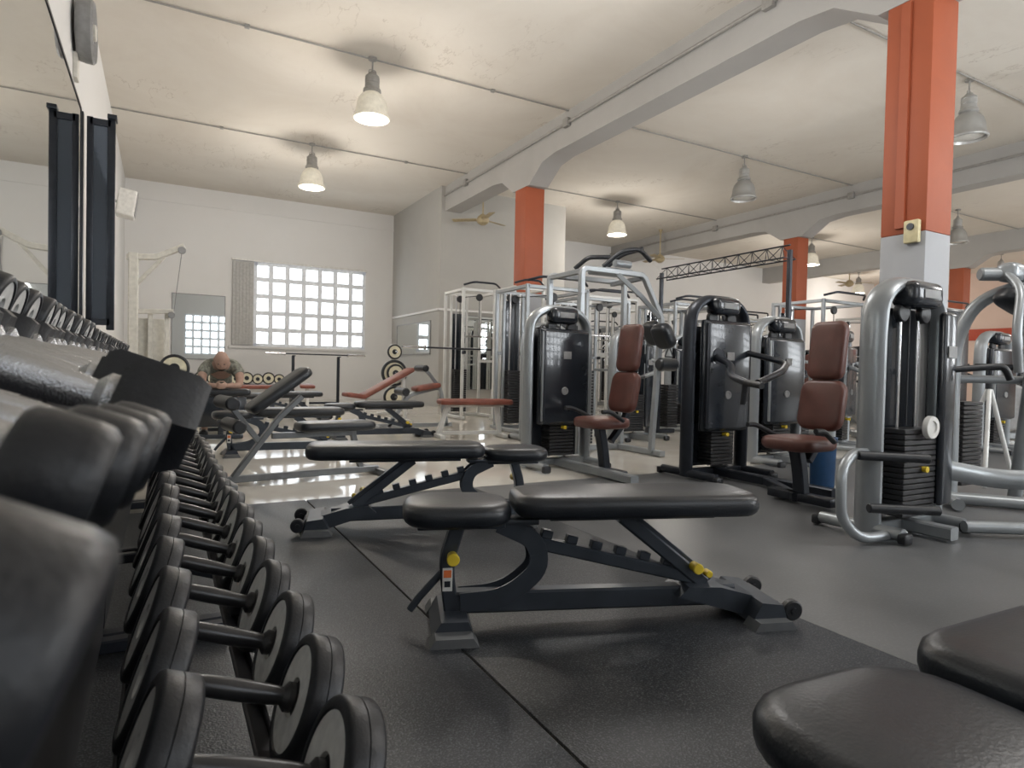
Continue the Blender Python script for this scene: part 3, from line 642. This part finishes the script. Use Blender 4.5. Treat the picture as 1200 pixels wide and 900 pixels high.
objs('cable_handle',[tube([(0,y+.1,1.3),(-.08,y+.1,1.15),(.08,y+.1,1.15),(0,y+.1,1.3)],.01,.02)for y in (0,1.9)],black,e)
# ---------------------------------------------------------------- red benches
def red_bench(loc,rz,label,ang,L=1.1):
    e=thing('weight_bench',label,'bench',loc,rz,'red padded weight benches')
    M=RT((.1,0,.42),(0,-ang,0))
    obj('pad',xf(pad((L/2-.1,0,.05),(L,.3,.07),.05,.025),M),redv,e)
    zz=.42+math.sin(D(ang))*(L-.3); xx=.1+math.cos(D(ang))*(L-.3)
    obj('frame',[xf(box((L/2-.1,0,0),(L-.2,.06,.04),.005),M),tube([(.0,0,.04),(.12,0,.42)],(.06,.06),0,hint=(0,1,0)),tube([(xx+.05,0,.04),(xx,0,zz)],(.06,.06),0,hint=(0,1,0)),
        tube([(0,0,.06),(xx+.05,0,.06)],(.05,.05),0),box((0,0,.03),(.06,.5,.05),.01),box((xx+.05,0,.03),(.06,.5,.05),.01)],whitef,e)
    if ang>5: obj('seat',pad((-.12,0,.45),(.3,.3,.07),.05,.025,(0,8,0)),redv,e)
    return e
red_bench((3.15,7.65,0),-8,'flat red padded bench on a white frame',0,1.0)
red_bench((2.75,9.9,0),5,'inclined red padded bench on a white frame',28,1.0)
red_bench((2.6,13.3,0),80,'flat red bench in front of the barbell uprights',0)
red_bench((.9,13.0,0),10,'flat red bench near the end wall',0)
e=thing('leg_machine','silver leg curl machine with angled posts and rollers','gym machine',(3.2,8.95,0),0)
obj('frame',[tube([(-.3,0,.03),(0,0,.5),(.5,0,.62),(.62,0,.03)],(.06,.07),.08,hint=(0,1,0)),tube([(-.5,-.3,.04),(-.5,.3,.04)],(.06,.06),0),tube([(-.5,0,.05),(.7,0,.05)],(.07,.06),0),tube([(.5,0,.6),(.3,0,.85),(.2,0,.9)],(.05,.05),.05,hint=(0,1,0))],silver,e)
objs('roller',[cyl((-.1,-.2,.55),(-.1,.2,.55),.06,16,bev=.015),cyl((.2,-.2,.9),(.2,.2,.9),.05,16,bev=.015)],black,e)
obj('seat',pad((.28,0,.62),(.4,.3,.07),.05,.025,(0,-10,0)),redv,e)
def plate(loc,rz,R=.22,label='black weight plate with a cream ring'):
    pr=[(0,0),(R*.12,0),(R*.3,.0),(R*.35,.008),(R*.5,.008),(R*.78,.008),(R*.80,.0),(R*.88,-.004),(R,.004),(R,.036),(R*.85,.044),(0,.04)]
    mids=[0,0,0,1,1,1,0,0,0,0,0]
    return single('weight_plate',label,'weight plate',[lathe([(r,-z+.04) for r,z in pr],32,RT((0,0,0),(90,0,0)),mids)],[black,cream2],loc,rz,'weight plates')
e=thing('plate_tree','white plate tree holding black plates','rack',(3.82,11.6,0))
obj('frame',[tube([(0,0,.03),(0,0,1.35)],(.07,.07),0,hint=(0,1,0)),box((0,0,.03),(.6,.1,.06),.01),box((0,0,.03),(.1,.6,.06),.01)],whitef,e)
objs('peg',[cyl((0,-.25,z),(0,.25,z),.02,10) for z in (.35,.8,1.2)],chrome,e)
plate((3.82,11.5,.8),0,.25); plate((3.82,11.42,.8),0,.17); plate((3.82,11.5,.35),0,.2); plate((3.82,11.5,1.2),0,.14)
def barbell(loc,rz,label,plates=None):
    e=thing('barbell',label,'barbell',loc,rz)
    obj('bar',[cyl((-1.1,0,0),(1.1,0,0),.015,12)],blackm,e)
    objs('sleeve',[cyl((s*.7,0,0),(s*1.1,0,0),.025,14,bev=.003) for s in (-1,1)],chrome,e)
    objs('collar',[cyl((s*.68,0,0),(s*.71,0,0),.04,14,bev=.003) for s in (-1,1)],chrome,e)
    return e
barbell((3.05,14.6,1.16),0,'black barbell resting across the bench press uprights')
e=thing('bench_press_stand','black bench press uprights with hooks','rack',(3.05,14.7,0))
objs('upright',[[tube([(s*.5,0,.02),(s*.5,0,1.12)],(.06,.06),0,hint=(0,1,0)),box((s*.5,0,.03),(.06,.6,.05),.01),box((s*.5,-.08,1.12),(.05,.16,.02),.004)] for s in (-1,1)],blackm,e)
obj('cross_bar',tube([(-.5,0,.06),(.5,0,.06)],(.05,.05),0),blackm,e)
barbell((4.62,10.18,1.26),0,'chrome-sleeved barbell resting on the white rack')
e=thing('storage_rack','low black storage rack for plates against the end wall','rack',(1.6,16.7,0))
obj('frame',[bx(-1.2,1.3,-.2,.2,.1,.14,.01),bx(-1.2,1.3,-.2,.2,.38,.42,.01)]+[bx(x,x+.05,-.2,.2,0,.46,.005) for x in (-1.2,0,1.25)],blackm,e)
for i in range(9): plate((.55+.25*i,16.6,.42+(.15 if i%2 else .13)),0,.15 if i%2 else .13,'small black plate with cream ring on the storage rack')
e=thing('plate_stand','small dark stand holding a plate near the seated person','rack',(.12,8.3,0))
obj('frame',[tube([(0,0,.02),(0,0,.9)],(.05,.05),0,hint=(0,1,0)),box((0,0,.02),(.4,.4,.04),.01),cyl((0,-.12,.84),(0,.1,.84),.018,10)],blackm,e)
plate((.12,8.23,.84),0,.16,'black plate with a cream ring near the seated person')
def treadmill(loc,rz):
    e=thing('treadmill','dark treadmill with upright console','treadmill',loc,rz,'cardio machines')
    obj('deck',[box((0,0,.14),(.8,1.8,.14),.04,3),box((0,.65,.22),(.75,.45,.14),.05,3)],greyp,e)
    obj('belt',box((0,-.1,.215),(.5,1.4,.01),.003,1),black,e)
    objs('upright',[tube([(s*.36,.7,.15),(s*.36,.62,1.2)],(.07,.1),0,hint=(0,1,0)) for s in (-1,1)],silver,e)
    objs('console',[box((0,.58,1.3),(.8,.12,.35),.04,3,(-25,0,0)),box((0,.52,1.58),(.5,.05,.32),.02,3,(-12,0,0))],blackm,e)
    objs('hand_rail',[tube([(s*.38,.6,1.15),(s*.38,.1,1.0)],.025,0) for s in (-1,1)],black,e)
    return e
tm=treadmill((16.8,8.2,0),60)
for p in ((16.5,9.9,0),(15.6,11.6,0),(18.8,8.8,0),(18.9,11.0,0)): clone(tm,p,60)
def trainer(loc,rz):
    e=thing('cross_trainer','dark cross trainer with tall mast and ring console','cross trainer',loc,rz,'cardio machines')
    obj('base',[tube([(0,-.8,.06),(0,.7,.06)],(.12,.1),0),box((0,-.8,.05),(.6,.12,.08),.02),box((0,.7,.05),(.6,.12,.08),.02)],silver,e)
    obj('flywheel_cover',[cyl((-.12,.45,.5),(.12,.45,.5),.38,28,bev=.04)],greyp,e)
    obj('mast',tube([(0,.45,.6),(0,.3,1.3),(0,.2,1.85)],(.1,.12),.2,hint=(1,0,0)),silver,e)
    obj('console',[box((0,.12,1.98),(.42,.08,.34),.04,3,(-15,0,0)),lathe([(.17,-.02),(.2,-.02),(.2,.02),(.17,.02),(.17,-.02)],24,RT((0,.05,1.98),(75,0,0)))],blackm,e)
    objs('handle_arm',[tube([(s*.28,.2,.5),(s*.3,.1,1.3),(s*.27,-.1,1.6),(s*.25,-.1,1.85)],.022,.15) for s in (-1,1)],blackm,e)
    objs('pedal',[box((s*.18,-.3,.25+s*.06),(.16,.42,.06),.02) for s in (-1,1)],black,e)
    return e
ct=trainer((9.7,5.3,0),50)
for p,a in (((14.4,7.6,0),50),((11.8,4.6,0),50),((9.05,8.06,0),0)): clone(ct,p,a)
single('waste_bin','blue plastic bin behind the maroon seat','bin',[lathe([(0,0),(.085,0),(.09,.02),(.10,.38),(.106,.38),(.106,.41),(.094,.41),(.085,.03),(0,.03)],28)],blue,(4.66,3.22,Z1))
e=thing('folding_stand','white tubular folding stand','stand',(6.2,2.75,Z1))
objs('leg',[cyl((-.25,-.1,.01),(0,0,.85),.018,10),cyl((.25,-.1,.01),(0,0,.85),.018,10),cyl((0,.3,.01),(0,0,.85),.018,10)],whitef,e)
obj('top_clamp',cyl((0,0,.82),(0,0,.9),.03,12,bev=.004),black,e)
single('wall_panel','orange-red horizontal band on the peach wall','panel',bx(XR-.06,XR,8,17.3,2.5,2.95,.01),mat('red_panel',(.45,.07,.035),.6))
# ---------------------------------------------------------------- person
def skin_mesh(name,verts,edges,radii,root=0,sub=2):
    me=bpy.data.meshes.new(name); me.from_pydata(verts,edges,[]); o=bpy.data.objects.new(name,me); COL.objects.link(o)
    m=o.modifiers.new('s','SKIN'); m.use_smooth_shade=True
    for i,r in enumerate(radii): 
        r=r if isinstance(r,tuple) else (r,r); me.skin_vertices[0].data[i].radius=r
    me.skin_vertices[0].data[root].use_root=True
    m2=o.modifiers.new('b','SUBSURF'); m2.levels=sub; m2.render_levels=sub
    dg=bpy.context.evaluated_depsgraph_get(); dg.update()
    ev=o.evaluated_get(dg).to_mesh(); g=([v.co.copy() for v in ev.vertices],[list(p.vertices) for p in ev.polygons])
    o.evaluated_get(dg).to_mesh_clear(); bpy.data.objects.remove(o); return g
def ell(c,r,rot=(0,0,0),n=20):
    pr=[(math.sin(math.pi*i/12),-math.cos(math.pi*i/12)) for i in range(13)]; pr[0]=(0,-1);pr[-1]=(0,1)
    return xf(lathe(pr,n),RT(c,rot)@Matrix.Diagonal((*r,1)))
skinm=mat('skin',(.42,.27,.21),.55,0,.08,20)
shirt=mat('patterned_grey_olive_tshirt',(.20,.205,.175),.85,0,.6,26,.3,30); trou=mat('dark_trousers',(.025,.026,.03),.85)
P=thing('person','bald person in patterned grey-olive t-shirt leaning forward, hands clasped','person',(.66,8.9,0),-4)
body=[skin_mesh('b',[(0,.12,.56),(0,.02,.72),(0,-.14,.85),(0,-.25,.90),(0,-.34,.925),(0,-.39,.935),
   (-.16,-.24,.87),(-.215,-.38,.75),(-.20,-.48,.635),(-.09,-.60,.64),(-.04,-.65,.64),
   (.16,-.24,.87),(.215,-.38,.75),(.20,-.48,.635),(.09,-.60,.64),(.04,-.65,.64),
   (-.12,.08,.52),(-.2,-.34,.48),(-.19,-.28,.28),(-.18,-.26,.09),(-.19,-.38,.04),
   (.12,.08,.52),(.2,-.34,.48),(.19,-.28,.28),(.18,-.26,.09),(.19,-.38,.04)],
  [(0,1),(1,2),(2,3),(3,4),(4,5),(3,6),(6,7),(7,8),(8,9),(9,10),(3,11),(11,12),(12,13),(13,14),(14,15),(0,16),(16,17),(17,18),(18,19),(19,20),(0,21),(21,22),(22,23),(23,24),(24,25)],
  [.13,.12,.13,.10,.06,.055,.07,.055,.045,.034,.03,.07,.055,.045,.034,.03,.1,.07,.055,.04,.035,.1,.07,.055,.04,.035])]
hr=RT((0,-.43,.955),(42,0,0))
head=[ell((0,0,0),(.080,.10,.105)),ell((0,-.03,-.055),(.062,.072,.075)),ell((0,-.10,-.02),(.014,.02,.026)),ell((-.08,.01,-.015),(.012,.022,.034)),ell((.08,.01,-.015),(.012,.022,.034)),ell((0,-.075,.02),(.05,.02,.012)),ell((0,-.088,-.065),(.028,.012,.01))]
body+=[xf(h,hr) for h in head]
for s in (-1,1):
    for i in range(4):
        L=(.03,.034,.032,.026)[i]; z=.668-.018*i
        body.append(tube([(s*.045,-.655,z),(s*.02,-.655-L,z-.003),(-s*.02,-.66-L*.8,z-.006)],.009,.02,8))
    body.append(tube([(s*.05,-.64,.67),(s*.025,-.66,.695),(s*.0,-.665,.69)],.0095,.01,8))
bo=obj('body',body,skinm,P)
rm=bo.modifiers.new('r','REMESH'); rm.mode='VOXEL'; rm.voxel_size=.008; rm.use_smooth_shade=True
sm=bo.modifiers.new('sm','SMOOTH'); sm.iterations=4; sm.factor=.4
obj('t_shirt',[skin_mesh('s',[(0,.12,.57),(0,.02,.72),(0,-.14,.855),(0,-.25,.90),(0,-.30,.91),(-.16,-.24,.87),(-.212,-.375,.755),(.16,-.24,.87),(.212,-.375,.755)],
  [(0,1),(1,2),(2,3),(3,4),(3,5),(5,6),(3,7),(7,8)],[.15,.14,.145,.115,.075,.088,.078,.088,.078],0)],shirt,P)
obj('trousers',[skin_mesh('h',[(0,.12,.54),(-.12,.05,.52),(-.2,-.33,.48),(-.19,-.28,.28),(-.18,-.26,.10),(.12,.05,.52),(.2,-.33,.48),(.19,-.28,.28),(.18,-.26,.10)],[(0,1),(1,2),(2,3),(3,4),(0,5),(5,6),(6,7),(7,8)],[.14,.12,.085,.07,.058,.12,.085,.07,.058],0)],trou,P)
objs('shoe',[pad((-.19,-.34,.045),(.1,.28,.09),.045,.03),pad((.19,-.34,.045),(.1,.28,.09),.045,.03)],black,P)
obj('beard',[xf(ell((0,-.045,-.085),(.05,.055,.05)),hr)],mat('dark_beard',(.06,.04,.03),.9),P)
objs('eye',[xf(ell((s*.03,-.088,.0),(.011,.008,.007)),hr) for s in (-1,1)],blackm,P)
e=thing('preacher_bench','black padded bench with front shield carrying the leaning person','bench',(.66,8.9,0),-4)
obj('seat',pad((0,.17,.37),(.36,.36,.07),.05,.025),vinyl,e)
obj('arm_pad',pad((0,-.57,.56),(.66,.22,.08),.05,.03),vinyl,e)
obj('front_shield',[box((0,-.66,.33),(.56,.02,.36),.008,2)],shroud,e)
obj('frame',[tube([(0,.17,.03),(0,.17,.34)],(.05,.05),0,hint=(0,1,0)),tube([(0,-.57,.03),(0,-.57,.52)],(.06,.06),0,hint=(0,1,0)),tube([(0,-.62,.05),(0,.35,.05)],(.05,.05),0),box((0,-.6,.03),(.5,.06,.05),.01),box((0,.33,.03),(.5,.06,.05),.01)],char,e)
# ---------------------------------------------------------------- world, camera
w=bpy.data.worlds.new('world'); bpy.context.scene.world=w; w.use_nodes=True
w.node_tree.nodes['Background'].inputs['Color'].default_value=(.75,.85,1,1); w.node_tree.nodes['Background'].inputs['Strength'].default_value=1.2
cam=bpy.data.cameras.new('camera'); co=bpy.data.objects.new('camera',cam); COL.objects.link(co); bpy.context.scene.camera=co
cam.sensor_width=36; cam.lens=36*740/1200; cam.clip_start=.02; cam.clip_end=100
yaw=math.atan(410/740); p=.0216; rho=.022
fw=V((math.sin(yaw)*math.cos(p),math.cos(yaw)*math.cos(p),-math.sin(p))); rt=V((math.cos(yaw),-math.sin(yaw),0)); up=rt.cross(fw)
r2=rt*math.cos(rho)+up*math.sin(rho); u2=up*math.cos(rho)-rt*math.sin(rho)
R=Matrix((r2,u2,-fw)).transposed().to_4x4(); co.matrix_world=Matrix.Translation((0,0,.9))@R
cam.dof.use_dof=True; cam.dof.focus_distance=3.0; cam.dof.aperture_fstop=8.0
sc=bpy.context.scene; sc.view_settings.view_transform='Standard'; sc.view_settings.exposure=0
